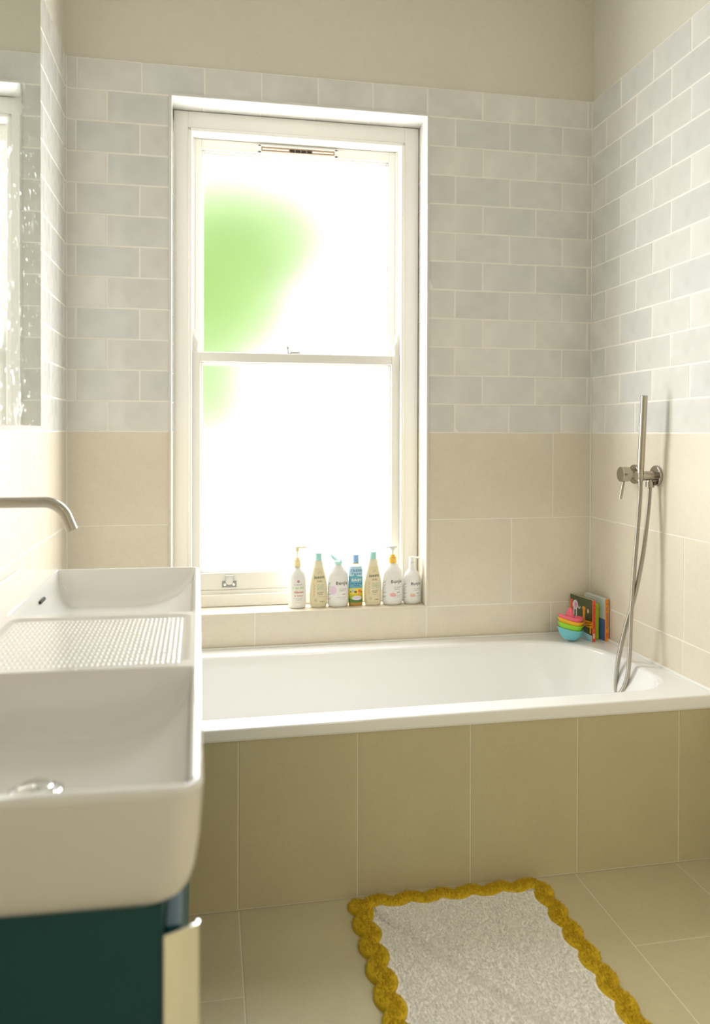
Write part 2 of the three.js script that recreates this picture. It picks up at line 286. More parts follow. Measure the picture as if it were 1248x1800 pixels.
function horn(x, s) {                                  // ogee sash horn standing above the meeting rail
  const sh = new THREE.Shape(); sh.moveTo(0, 0); sh.lineTo(0.020, 0); sh.bezierCurveTo(0.012, 0.012, 0.022, 0.024, 0.019, 0.036); sh.bezierCurveTo(0.017, 0.05, 0.006, 0.050, 0.010, 0.066); sh.bezierCurveTo(0.012, 0.076, 0.004, 0.082, 0, 0.086); sh.closePath();
  const g = new THREE.ExtrudeGeometry(sh, { depth: 0.034, bevelEnabled: true, bevelSize: 0.001, bevelThickness: 0.001, bevelSegments: 1, curveSegments: 8 });
  if (s < 0) g.scale(-1, 1, 1); g.translate(x, 1.4815, -0.158);
  if (s < 0) { const i = g.index; if (!i) { const p = g.attributes.position.array; for (let k = 0; k < p.length; k += 9) for (let q = 0; q < 3; q++) { const t = p[k + 3 + q]; p[k + 3 + q] = p[k + 6 + q]; p[k + 6 + q] = t; } } g.computeVertexNormals(); }
  obj('sash_horn', g, M.joinery, lower);
}
horn(0.4040, 1); horn(1.1575, -1);
const vent = part('trickle_vent', upper);
obj('cover', merge([box(0.636, 0.930, 2.2385, 2.2450, -0.1665, -0.1605, 0.0015), box(0.636, 0.930, 2.2150, 2.2225, -0.1665, -0.1605, 0.0015), box(0.636, 0.648, 2.2150, 2.2450, -0.1665, -0.1605, 0.0015), box(0.918, 0.930, 2.2150, 2.2450, -0.1665, -0.1605, 0.0015)]), M.white, vent);
obj('slot', box(0.648, 0.918, 2.2225, 2.2385, -0.1662, -0.1648), M.wood, vent);
for (let i = 0; i < 4; i++) obj('grille_bar', box(0.752 + i * 0.021, 0.770 + i * 0.021, 2.2262, 2.2350, -0.1652, -0.1630), M.dark, vent);
for (const [a, b] of [[0.652, 0.748], [0.836, 0.914]]) obj('louvre', box(a, b, 2.2275, 2.2335, -0.165, -0.1622, 0.001), M.white, vent);
const latch = part('sash_fastener', lower);
obj('knob', merge([turned([[0.0, 0], [0.003, 0], [0.003, 0.012], [0.0045, 0.016], [0.0062, 0.020], [0.0055, 0.025], [0.0, 0.027]], [0.745, 1.486, -0.14], [-0.1, 1, 0], 20)]), M.steel, latch);
obj('plate', merge([box(0.742, 0.790, 1.4822, 1.4865, -0.149, -0.131, 0.001), box(0.752, 0.789, 1.486, 1.4925, -0.145, -0.136, 0.002)]), M.steel, latch);
const lift = part('sash_lift', lower);
obj('plate', box(0.5085, 0.5590, 0.6425, 0.6650, -0.1225, -0.1195, 0.001), M.hook, lift);
for (const x of [0.518, 0.5495]) obj('screw', turned([[0, 0], [0.0052, 0], [0.005, 0.0012], [0.0, 0.0022]], [x, 0.6535, -0.1195], [0, 0, 1], 16), M.chrome, lift);
{ const sh = new THREE.Shape(); sh.moveTo(-0.0125, 0.030); sh.lineTo(0.0125, 0.030); sh.lineTo(0.0125, 0.008); sh.absarc(0, 0.008, 0.0125, 0, -Math.PI, true); sh.closePath();
  const g = new THREE.ExtrudeGeometry(sh, { depth: 0.0025, bevelEnabled: true, bevelSize: 0.0006, bevelThickness: 0.0006, bevelSegments: 1, curveSegments: 10 }); g.rotateX(0.25); g.translate(0.5337, 0.6565, -0.121); obj('finger_hook', merge([g, box(0.5215, 0.546, 0.683, 0.6865, -0.1215, -0.106, 0.001)]), M.steel, lift); }

// ------------------------------------------------------------------ bath
const rimY = (x, z) => 0.4565 + Math.max(0, z) / 0.738 * (0.002 + 0.0066 * Math.max(0, (x - 0.46) / 1.38));   // not quite level
const bath = thing('bathtub', 'long white built-in bath under the window', 'bathtub', [0, 0, 0]);
{
  const x0 = 0.002, x1 = W - 0.002, z0 = 0.006, z1 = 0.7385, ix0 = 0.075, ix1 = 1.803, iz0 = 0.072, iz1 = 0.668, R = [];
  const o = (inset, dy, r = 0.012) => rrect(x0 + inset, x1 - inset, z0 + inset, z1 - inset, Math.max(0.001, r - inset), dy, 14, 12);
  R.push(o(0.010, -0.0265, 0.014), o(0.0008, -0.0265), o(0, -0.0255), o(0, -0.005), o(0.0014, -0.0016), o(0.005, 0), o(0.012, 0));
  const inner = (a, dy, rad, sl) => rrect(ix0 + a + sl * 0.9, ix1 - a - sl * 1.1, iz0 + a + sl * 0.45, iz1 - a - sl * 0.42, [rad * 0.48, rad * 0.48, rad * 0.7, rad], dy, 14, 12);
  R.push(inner(0, 0, 0.275, 0));
  for (let i = 1; i <= 5; i++) { const t = i / 5 * Math.PI / 2 * 0.86; R.push(inner(0.014 * Math.sin(t), -0.014 * (1 - Math.cos(t)), 0.272, 0)); }
  for (let i = 1; i <= 10; i++) { const t = i / 10; R.push(inner(0.0155, -0.013 - 0.27 * t, 0.265 - 0.04 * t, 0.085 * t)); }
  for (let i = 1; i <= 6; i++) { const t = i / 6 * Math.PI / 2; R.push(inner(0.0155, -0.283 - 0.075 * Math.sin(t), 0.225 - 0.03 * t / 1.57, 0.085 + 0.075 * (1 - Math.cos(t)))); }
  R.push(inner(0.0155, -0.362, 0.12, 0.24)); R.push(inner(0.0155, -0.364, 0.05, 0.36));
  R.forEach((ring, k) => ring.forEach((p) => { p[1] = k < 2 ? 0.4312 : k === 2 ? 0.4322 : p[1] + rimY(p[0], p[2]); }));
  const g = loft(R, false, true); obj('tub', g, M.enamel, bath);
  // sealant bead where the bath meets the tiles
  obj('sealant_bead', cyl([0.01, rimY(0, 0) + 0.001, 0.0065], [W - 0.004, rimY(W, 0) + 0.001, 0.0065], 0.0042, 0.0042, 10), M.silicone, bath);
  obj('sealant_bead', cyl([W - 0.002, rimY(W, 0) + 0.002, 0.004], [W - 0.002, rimY(W, 0.738) + 0.002, 0.733], 0.006, 0.006, 10), M.silicone, bath);
  obj('sealant_bead', box(0.002, W - 0.002, 0.4270, 0.4322, 0.726, 0.7368, 0.002), M.silicone, bath);
}

// ------------------------------------------------------------------ double basin on its cabinet, along the left wall
const VT = 0.0168, BZ0 = 0.665, BZ1 = 1.925, BY = 0.855, BX1 = 0.4405;
function skew(g) {                                     // the unit stands slightly out of square to the wall
  const p = g.attributes.position; for (let i = 0; i < p.count; i++) { const x = p.getX(i), z = p.getZ(i); p.setX(i, x + VT * z * x / 0.44); p.setZ(i, z + 0.045 * (x - 0.44)); } return g;
}
const basin = thing('double_basin', 'long white ceramic double basin with ribbed drainer along the wall', 'basin', [0, 0, BZ0]);
{
  const L = BZ1 - BZ0, x0 = 0.003, r = 0.032, n = [150, 410];
  const bowls = [{ x0: 0.098, x1: 0.4270, z0: 0.020, z1: 0.508, D: 0.084 }, { x0: 0.098, x1: 0.4285, z0: 0.866, z1: L - 0.018, D: 0.086 }];
  const sdf = (x, z, b) => { const hx = (b.x1 - b.x0) / 2 - b.r, hz = (b.z1 - b.z0) / 2 - b.r, qx = Math.abs(x - (b.x0 + b.x1) / 2) - hx, qz = Math.abs(z - (b.z0 + b.z1) / 2) - hz; return Math.hypot(Math.max(qx, 0), Math.max(qz, 0)) + Math.min(Math.max(qx, qz), 0) - b.r; };
  const tray = { x0: 0.112, x1: 0.420, z0: 0.530, z1: 0.838, r: 0.02 }, outer = { x0: -0.06, x1: BX1, z0: 0, z1: L, r };
  const height = (x, z) => {
    let y = 0; const q = (d, w, e) => { const t = Math.min(1, Math.max(0, d / w)); return Math.pow(1 - Math.pow(1 - t, e), 1 / e); };
    for (const b of bowls) y -= b.D * q(b.x1 - x, 0.150, 2.2) * q(x - b.x0, 0.045, 2.0) * q(z - b.z0, 0.040, 2.4) * q(b.z1 - z, 0.040, 2.4);
    const ts = sdf(x, z, tray), tt = Math.min(1, Math.max(0, (0.004 - ts) / 0.012)); y -= 0.0042 * tt * tt * (3 - 2 * tt);
    const e = -sdf(x, z, outer), c = 0.0055; if (e < c) y -= c - Math.sqrt(Math.max(0, c * c - (c - e) * (c - e)));
    return y;
  };
  const pos = [], idx = [], uv = [];
  // grid rows squeezed onto the rounded outline
  for (let j = 0; j <= n[1]; j++) for (let i = 0; i <= n[0]; i++) {
    const z = L * j / n[1], dz = Math.min(z, L - z); const xe = dz >= r ? BX1 : BX1 - r + Math.sqrt(Math.max(0, r * r - (r - dz) * (r - dz)));
    const x = x0 + (xe - x0) * i / n[0]; pos.push(x, BY + height(x, z), z); uv.push(x, z);
  }
  for (let j = 0; j < n[1]; j++) for (let i = 0; i < n[0]; i++) { const a = j * (n[0] + 1) + i, b = a + 1, c = a + n[0] + 1, d = c + 1; idx.push(a, c, b, b, c, d); }
  const top = new THREE.BufferGeometry(); top.setAttribute('position', new THREE.Float32BufferAttribute(pos, 3)); top.setAttribute('uv', new THREE.Float32BufferAttribute(uv, 2)); top.setIndex(idx); top.computeVertexNormals();
  const prof = [[0, -0.0055], [0.0003, -0.012], [0.003, -0.055], [0.007, -0.085], [0.0115, -0.103], [0.018, -0.115], [0.027, -0.123], [0.04, -0.127], [0.06, -0.1275]];
  const ring = (inset, dy) => { const P = [], rq = Math.max(0.006, r - inset * 0.15); const X = BX1 - inset, za = inset, zb = L - inset; for (let k = 0; k <= 4; k++) P.push([x0 + (X - rq - x0) * k / 4, BY + dy, za]); for (let k = 1; k <= 12; k++) { const a = -Math.PI / 2 + k / 12 * Math.PI / 2; P.push([X - rq + rq * Math.cos(a), BY + dy, za + rq + rq * Math.sin(a)]); } for (let k = 1; k <= 12; k++) P.push([X, BY + dy, za + rq + (zb - za - 2 * rq) * k / 12]); for (let k = 1; k <= 12; k++) { const a = k / 12 * Math.PI / 2; P.push([X - rq + rq * Math.cos(a), BY + dy, zb - rq + rq * Math.sin(a)]); } for (let k = 1; k <= 4; k++) P.push([X - rq + (x0 - X + rq) * k / 4, BY + dy, zb]); return P; };
  const side = loft(prof.map(([a, b]) => ring(a, b)).reverse(), false, false, false);
  obj('body', skew(merge([top, side])), M.ceramic, basin);
  obj('sealant_bead', skew(cyl([0.003, BY - 0.001, 0.004], [0.003, BY - 0.001, L - 0.004], 0.0042, 0.0042, 10)), M.silicone, basin);
  const ribs = []; for (let i = 0; i < 38; i++) for (let j = 0; j < 15; j++) { const g = new THREE.SphereGeometry(1, 6, 4); g.scale(0.0023, 0.0011, 0.0080); g.translate(0.126 + i * 0.0076, BY - 0.0042, 0.548 + j * 0.0195); ribs.push(g); }
  const rb = obj('drainer_ribs', skew(merge(ribs)), M.ceramic, basin); rb.userData.kind = 'stuff';
  obj('overflow_slot', (() => { const g = new RoundedBoxGeometry(0.005, 0.0075, 0.050, 3, 0.0024); g.rotateX(-0.0); g.rotateZ(0.25); g.translate(0.1045, BY - 0.030, 0.215); return g; })(), M.dark, basin);
  for (const z of [0.26, 1.045]) { const d = part('drain_plug', basin); obj('flange', turned([[0.0, 0.0], [0.031, 0.0], [0.032, 0.002], [0.027, 0.005], [0.024, 0.003], [0, 0.003]], [0.265, BY - (z < 0.5 ? 0.0845 : 0.0865), z], [0, 1, 0]), M.chrome, d); obj('plug', turned([[0.0215, 0.0], [0.0225, 0.006], [0.018, 0.010], [0, 0.0115]], [0.265, BY - (z < 0.5 ? 0.0845 : 0.0865), z], [0, 1, 0]), M.chrome, d); }
}
const vanity = thing('vanity_cabinet', 'dark teal vanity cabinet carrying the white double basin', 'cabinet', [0, 0, BZ0]);
{
  const zN = 1.225, zF = 0.115;
  obj('body', skew(box(0.003, 0.4035, 0.30, 0.7270, zF, zN, 0.0015)), M.teal, vanity);
  obj('drawer_front', skew(box(0.4045, 0.4200, 0.302, 0.698, zF, zN - 0.012, 0.0015)), M.teal, vanity);
  // polished folded strip closing the end of the drawer front
  const out = [[0.4045, 0.000], [0.4200, -0.0070], [0.4365, -0.0165], [0.4372, -0.0215]], sh = new THREE.Shape(), t = 0.0016;
  out.forEach(([x, z], i) => (i ? sh.lineTo(x, -z) : sh.moveTo(x, -z))); [...out].reverse().forEach(([x, z]) => sh.lineTo(x - t, -z + t)); sh.closePath();
  const g = new THREE.ExtrudeGeometry(sh, { depth: 0.396, bevelEnabled: false }); g.rotateX(-Math.PI / 2); g.translate(0, 0.302, zN + 0.004);
  const e = obj('edge_strip', skew(g), M.chrome, vanity); e.userData.label = 'polished metal edge strip';
}
// tap
const tap = thing('basin_tap', 'brushed nickel wall spout bending down over the basin', 'tap', [0, 1.0515, 1.0]);
{
  const path = new THREE.CurvePath(), v = (x, y, z = 0) => new THREE.Vector3(x, y, z);
  const R = 0.048, xb = 0.131, ang = 68 * Math.PI / 180, pts = []; for (let i = 0; i <= 8; i++) pts.push(v(0.002 + (xb - 0.002) * i / 8, 0));
  for (let i = 1; i <= 12; i++) { const a = ang * i / 12; pts.push(v(xb + R * Math.sin(a), -R + R * Math.cos(a))); }
  const e = pts[pts.length - 1]; for (let i = 1; i <= 4; i++) pts.push(v(e.x + Math.cos(ang) * 0.030 * i / 4, e.y - Math.sin(ang) * 0.030 * i / 4));
  const tube = new THREE.TubeGeometry(new THREE.CatmullRomCurve3(pts, false, 'centripetal'), 80, 0.0112, 28, false); obj('spout', tube, M.nickel, tap);
  const end = pts[pts.length - 1], dir = end.clone().sub(pts[pts.length - 2]).normalize();
  obj('outlet', turned([[0.0112, 0], [0.0104, 0.0006], [0.0085, 0.0006], [0.0085, -0.004], [0, -0.004]], end.toArray(), dir.toArray(), 28), M.nickel, tap);
  obj('wall_plate', turned([[0.0, 0.007], [0.024, 0.007], [0.0255, 0.0055], [0.0255, 0.0]], [0.001, 0, 0], [1, 0, 0]), M.nickel, tap);
}
// mirror cabinet
const mc = thing('mirror_cabinet', 'tall wall cabinet with a spotted mirror door above the basin', 'cabinet', [0, 1.209, 0.853]);
obj('body', box(0.002, 0.090, 0.001, 1.40, 0.003, 1.15, 0.001), M.white, mc);
obj('mirror_door', box(0.0915, 0.0965, 0, 1.401, 0, 1.153, 0.0006), M.mirror, mc);

// ------------------------------------------------------------------ shower set on the right wall
const wallPlate = (r) => [[0, 0.009], [r - 0.003, 0.009], [r - 0.001, 0.0075], [r, 0.005], [r, 0]];
const valve = thing('shower_valve', 'brushed nickel mixer valve with thin lever handle', 'valve', [W, 1.0605, 0.3065]);
obj('wall_plate', turned(wallPlate(0.0325), [-0.0005, 0, 0], [-1, 0, 0]), M.nickel, valve);
obj('collar', cyl([-0.006, 0, 0], [-0.026, 0, 0], 0.0165), M.nickel, valve);
obj('handle', turned([[0.0, 0], [0.0235, 0], [0.0248, 0.0012], [0.0248, 0.0278], [0.0238, 0.029], [0, 0.0293]], [-0.026, 0, 0], [-1, 0, 0]), M.nickel, valve);
obj('lever', cyl([-0.043, -0.020, 0.001], [-0.056, -0.082, 0.003], 0.0052, 0.0052, 20), M.nickel, valve);
const holder = thing('shower_holder', 'brushed nickel outlet elbow holding the hand shower', 'shower holder', [W, 1.0625, 0.434]);
obj('wall_plate', turned(wallPlate(0.0325), [-0.0005, 0, 0], [-1, 0, 0]), M.nickel, holder);
obj('arm', turned([[0.0, 0], [0.0148, 0], [0.0152, 0.001], [0.0152, 0.066], [0.0146, 0.067], [0, 0.067]], [-0.006, 0, 0], [-1, 0, 0]), M.nickel, holder);
obj('hose_nut', merge([cyl([-0.026, -0.012, 0.002], [-0.026, -0.022, 0.002], 0.0085), cyl([-0.026, -0.0185, 0.002], [-0.026, -0.0365, 0.002], 0.0132, 0.0132, 6)]), M.nickel, holder);
const hand = thing('hand_shower', 'slim brushed nickel stick hand shower standing in its holder', 'shower', [1.8035, 1.0740, 0.4415]);
obj('cone', cyl([0, -0.028, 0], [0, 0.012, 0.0008], 0.0088, 0.0103, 28), M.nickel, hand);
obj('wand', merge([turned([[0.0, 0], [0.0102, 0], [0.0108, 0.0012], [0.0108, 0.228], [0.0102, 0.2295], [0, 0.2295]], [0, 0.013, 0.001], [-0.006, 1, 0.085])]), M.nickel, hand);
const hose = thing('shower_hose', 'ribbed metal shower hose hanging in a loop into the bath', 'hose', [0, 0, 0]);
{
  const pts = [[1.8035, 1.046, 0.4410], [1.8030, 1.00, 0.4405], [1.799, 0.90, 0.4345], [1.794, 0.80, 0.4285], [1.788, 0.70, 0.4260], [1.781, 0.60, 0.4275], [1.774, 0.50, 0.4330], [1.768, 0.43, 0.4330], [1.764, 0.393, 0.4230], [1.761, 0.366, 0.4060], [1.7605, 0.356, 0.3920], [1.7605, 0.3605, 0.3790], [1.763, 0.38, 0.3700], [1.767, 0.43, 0.3690], [1.773, 0.50, 0.3800], [1.783, 0.585, 0.3990], [1.794, 0.66, 0.4190], [1.806, 0.74, 0.4310], [1.818, 0.82, 0.4360], [1.829, 0.91, 0.4370], [1.8375, 0.99, 0.4360], [1.8395, 1.030, 0.4360]].map((p) => new THREE.Vector3(...p));
  const curve = new THREE.CatmullRomCurve3(pts, false, 'centripetal'), N = 1400, fr = curve.computeFrenetFrames(N), S = 10, rings = [];
  for (let i = 0; i <= N; i++) { const c = curve.getPointAt(i / N), r = 0.0060 + 0.0018 * Math.max(0, Math.sin(i * Math.PI / 2)) ; const q = []; for (let k = 0; k < S; k++) { const a = k / S * Math.PI * 2; q.push(c.clone().addScaledVector(fr.normals[i], Math.cos(a) * r).addScaledVector(fr.binormals[i], Math.sin(a) * r).toArray()); } rings.push(q); }
  obj('ribbed_tube', loft(rings.reverse(), true, true), M.nickel, hose);
}

// ------------------------------------------------------------------ printed textures
function canvasTex(w, h, draw) { const c = document.createElement('canvas'); c.width = w; c.height = h; const x = c.getContext('2d'); draw(x, w, h); const t = new THREE.CanvasTexture(c); t.colorSpace = THREE.SRGBColorSpace; t.anisotropy = 4; return t; }
function scribble(x, x0, y, w, h, col, s = 1) { x.strokeStyle = col; x.lineWidth = h * 0.22; x.beginPath(); let r = s * 97 + 13; const q = () => { r = (r * 16807) % 2147483647; return r / 2147483647; }; let px = x0; while (px < x0 + w) { const l = h * (0.35 + 0.35 * q()); if (q() > 0.16) { x.moveTo(px, y + h * (q() > 0.3 ? 0.3 : 0)); x.lineTo(px + l * 0.3, y + h); x.moveTo(px + l * 0.15, y + h * 0.6); x.lineTo(px + l * 0.8, y + h * (0.35 + 0.5 * q())); } px += l; } x.stroke(); }
function txt(x, s, px, py, size, col, font = 'sans-serif', weight = 'bold', align = 'center') { x.fillStyle = col; x.font = `${weight} ${size}px ${font}`; x.textAlign = align; x.fillText(s, px, py); }

// ------------------------------------------------------------------ bottles on the sill
const plastic = (c, o = {}) => phys({ color: lin(...c), roughness: 0.32, ...o });
const P_ = { white: plastic([0.84, 0.83, 0.80]), cream: plastic([0.86, 0.78, 0.58]), teal: plastic([0.42, 0.78, 0.76], { roughness: 0.3 }), mint: plastic([0.52, 0.86, 0.77], { roughness: 0.3 }), blue: plastic([0.30, 0.53, 0.86]), orange: plastic([0.95, 0.58, 0.10]), yellow: plastic([0.93, 0.79, 0.45]), clear: phys({ color: lin(0.97, 0.98, 1), transmission: 1, roughness: 0.05, thickness: 0.03, ior: 1.35 }), amber: phys({ color: lin(0.95, 0.55, 0.06), roughness: 0.12 }), foil: plastic([0.86, 0.86, 0.84]) };
const SZ = -0.052, SY = OY0 + 0.0002;
function ovalRing(y, a, b, n = 44, e = 2.4, arc = null) {
  const P = []; for (let i = 0; i < n; i++) { const t = arc ? Math.PI / 2 + arc - 2 * arc * i / (n - 1) : -i / n * Math.PI * 2, c = Math.cos(t), s = Math.sin(t); P.push([a * Math.sign(c) * Math.pow(Math.abs(c), 2 / e), y, b * Math.sign(s) * Math.pow(Math.abs(s), 2 / e)]); } return P;
}
function profileAt(prof, y) { for (let i = 0; i < prof.length - 1; i++) if (y >= prof[i][0] && y <= prof[i + 1][0]) { const t = (y - prof[i][0]) / Math.max(1e-6, prof[i + 1][0] - prof[i][0]); return prof[i][1] + (prof[i + 1][1] - prof[i][1]) * t; } return prof[prof.length - 1][1]; }
function smoothProfile(prof, k = 6) { const c = new THREE.CatmullRomCurve3(prof.map((p) => new THREE.Vector3(p[1], p[0], 0)), false, 'centripetal'); return c.getPoints(prof.length * k).map((p) => [p.y, Math.max(0.0005, p.x)]); }
function bottleBody(parent, prof, flat, mat, e = 2.3) { const sp = smoothProfile(prof); obj('bottle', loft(sp.map(([y, a]) => ovalRing(y, a, a * flat, 48, e)), true, true), mat, parent); return sp; }
function wrapLabel(parent, sp, flat, y0, y1, arc, tex, e = 2.3) {
  const rings = []; for (let k = 0; k <= 24; k++) { const y = y0 + (y1 - y0) * k / 24, a = profileAt(sp, y) + 0.00035; rings.push(ovalRing(y, a, a * flat, 33, e, arc)); }
  const g = loft(rings, false, false, false), uv = g.attributes.uv; for (let k = 0; k <= 24; k++) for (let i = 0; i < 33; i++) uv.setXY(k * 33 + i, i / 32, k / 24);
  const l = obj('label', g, phys({ map: tex, roughness: 0.35, side: THREE.DoubleSide }), parent); l.userData.label = 'printed front label'; return l;
}
const capGeo = (y0, y1, r, flat = 1) => loft([[y0, r * 0.97], [y0 + 0.001, r], [y1 - 0.0015, r], [y1, r * 0.93]].map(([y, a]) => ovalRing(y, a, a * flat, 36, 2)), true, true);
// creamy lotion with yellow pump
{
  const b = thing('lotion_bottle', 'white pump lotion bottle with yellow pump and green and brown print', 'bottle', [0.7700, SY, SZ], 0, 'baby toiletries on the window sill');
  const sp = bottleBody(b, [[0, 0.024], [0.003, 0.0295], [0.010, 0.0312], [0.06, 0.0312], [0.112, 0.0305], [0.130, 0.0255], [0.142, 0.0165], [0.146, 0.0128], [0.150, 0.0125]], 0.78, P_.white, 2.0);
  obj('collar', capGeo(0.147, 0.171, 0.0148), P_.yellow, b); obj('pump_ring', capGeo(0.171, 0.179, 0.0098), P_.yellow, b); obj('pump_stem', cyl([0, 0.178, 0], [0, 0.202, 0], 0.0032), P_.yellow, b);
  obj('pump_head', merge([capGeo(0.200, 0.2165, 0.0085), (() => { const g = box(0.0, 0.0335, 0.2115, 0.2168, -0.0042, 0.0042, 0.002); return g; })()]), P_.yellow, b);
  wrapLabel(b, sp, 0.78, 0.012, 0.108, 1.35, canvasTex(384, 384, (x, w, h) => {
    x.fillStyle = '#eeece6'; x.fillRect(0, 0, w, h); x.fillStyle = '#a5543c'; x.beginPath(); x.arc(w * 0.52, 46, 19, 0, 7); x.fill(); x.strokeStyle = '#eeece6'; x.lineWidth = 4; x.beginPath(); x.arc(w * 0.52, 46, 8, 0, 7); x.stroke();
    scribble(x, 130, 82, 135, 17, '#9c9a94', 3); scribble(x, 110, 118, 175, 34, '#9ccc5a', 5); scribble(x, 120, 176, 160, 36, '#c2674c', 7); scribble(x, 140, 228, 120, 32, '#d08a64', 9); scribble(x, 130, 282, 140, 9, '#8a8884', 11); scribble(x, 160, 302, 90, 9, '#8a8884', 13); scribble(x, 150, 334, 100, 8, '#c9a27c', 15);
  }), 2.0);
}
// two cream tapered wash bottles
const aveenoTex = canvasTex(384, 512, (x, w, h) => {
  x.fillStyle = '#e8dcb8'; x.fillRect(0, 0, w, h); x.strokeStyle = '#b3a37f'; x.lineWidth = 4; x.beginPath(); x.arc(215, 84, 36, Math.PI, 0); x.stroke(); x.lineWidth = 2.5; x.beginPath(); x.arc(215, 84, 20, Math.PI, 0); x.stroke();
  x.save(); x.translate(205, 146); x.rotate(-0.05); txt(x, 'Aveeno', 0, 0, 58, '#3f3a33'); x.restore(); txt(x, 'baby', 205, 192, 38, '#5d564c', 'sans-serif', 'normal');
  for (let i = 0; i < 9; i++) { x.fillStyle = i % 2 ? '#c98a6c' : '#d7a27e'; x.save(); x.translate(112 + (i % 2 ? 12 : -8), 225 + i * 20); x.rotate(i % 2 ? 0.6 : -0.6); x.beginPath(); x.ellipse(0, 0, 5, 11, 0, 0, 7); x.fill(); x.restore(); } x.strokeStyle = '#caa07c'; x.lineWidth = 3; x.beginPath(); x.moveTo(112, 215); x.quadraticCurveTo(96, 330, 128, 420); x.stroke();
  for (let i = 0; i < 5; i++) scribble(x, 168, 222 + i * 18, 110 - 14 * (i % 2), 13, '#86b3a6', 20 + i); for (let i = 0; i < 3; i++) scribble(x, 168, 326 + i * 16, 96 - 9 * i, 12, '#6d6a60', 30 + i); scribble(x, 172, 392, 130, 8, '#a59a80', 40);
  x.strokeStyle = '#8f8470'; x.lineWidth = 4; x.beginPath(); x.arc(140, 445, 20, 0, 7); x.stroke(); scribble(x, 128, 440, 24, 10, '#8f8470', 41); scribble(x, 205, 455, 80, 16, '#6d6455', 42);
});
function aveeno(X, label) {
  const b = thing('body_wash_bottle', label, 'bottle', [X, SY, SZ], 0, 'baby toiletries on the window sill');
  const sp = bottleBody(b, [[0, 0.024], [0.003, 0.0275], [0.012, 0.0298], [0.045, 0.0316], [0.08, 0.0302], [0.115, 0.0252], [0.145, 0.0192], [0.160, 0.0166], [0.166, 0.0150], [0.167, 0.0120]], 0.62, P_.cream);
  obj('cap', capGeo(0.1665, 0.1925, 0.0138, 0.9), P_.teal, b); obj('cap_seam', capGeo(0.1765, 0.1775, 0.01395, 0.9), P_.mint, b);
  wrapLabel(b, sp, 0.62, 0.010, 0.140, 1.30, aveenoTex); return b;
}
aveeno(0.8455, 'cream tapered baby wash bottle with teal cap beside the yellow pump bottle');
const bunjieTex = (tint) => canvasTex(384, 384, (x, w, h) => {
  x.fillStyle = '#efeeea'; x.fillRect(0, 0, w, h);
  for (let i = 0; i < 14; i++) { x.strokeStyle = i % 3 === 0 ? '#9fb5ad' : i % 3 === 1 ? '#a5a7a6' : '#c3b2bd'; x.lineWidth = i % 4 === 1 ? 9 : 4; x.beginPath(); x.moveTo(0, 96 + i * 17 + (i % 2) * 5); x.quadraticCurveTo(40, 100 + i * 17, 78 - 16 * (i % 3), 92 + i * 17); x.stroke(); }
  x.fillStyle = tint; x.beginPath(); tint === '#ead2e6' ? x.ellipse(112, 196, 46, 60, 0, 0, 7) : x.ellipse(176, 282, 44, 28, 0, 0, 7); x.fill();
  txt(x, 'Bunjie', 238, 122, 60, '#4c4a48'); for (let i = 0; i < 2; i++) scribble(x, 196, 172 + i * 24, 112 - 30 * i, 13, '#8e8c88', 50 + i); scribble(x, 236, 242, 44, 16, '#6a6866', 53); scribble(x, 150, 288, 175, 9, '#a9a7a2', 54); scribble(x, 205, 312, 80, 8, '#a9a7a2', 55);
});
const bunjieProf = (R, h) => [[0, R * 0.80], [0.003, R * 0.93], [0.010, R], [h * 0.55, R], [h * 0.80, R * 0.90], [h * 0.93, R * 0.62], [h, R * 0.40], [h + 0.004, R * 0.36]];
{
  const b = thing('shampoo_bottle', 'white round bottle with open mint flip cap and lilac print', 'bottle', [0.9165, SY, SZ], 0, 'baby toiletries on the window sill');
  const sp = bottleBody(b, bunjieProf(0.0370, 0.150), 0.70, P_.white, 2.0);
  obj('cap', loft([[0.148, 0.0125], [0.152, 0.0145], [0.158, 0.0175], [0.160, 0.0180], [0.1615, 0.0165]].map(([y, a]) => ovalRing(y, a, a * 0.9, 36, 2)), true, true), P_.mint, b);
  const lid = loft([[-0.004, 0.006], [-0.0038, 0.013], [-0.001, 0.0195], [0.002, 0.0205], [0.005, 0.0180], [0.0068, 0.010], [0.007, 0.003]].map(([y, a]) => ovalRing(y, a, a * 0.8, 36, 2)), true, true); lid.rotateZ(-0.62); lid.rotateX(0.75); lid.translate(-0.0130, 0.1760, -0.004); obj('flip_lid', lid, P_.mint, b);
  obj('lid_hinge', box(0.006, 0.014, 0.159, 0.1675, -0.006, 0.006, 0.002), P_.mint, b);
  wrapLabel(b, sp, 0.70, 0.012, 0.112, 1.35, bunjieTex('#ead2e6'), 2.0);
}
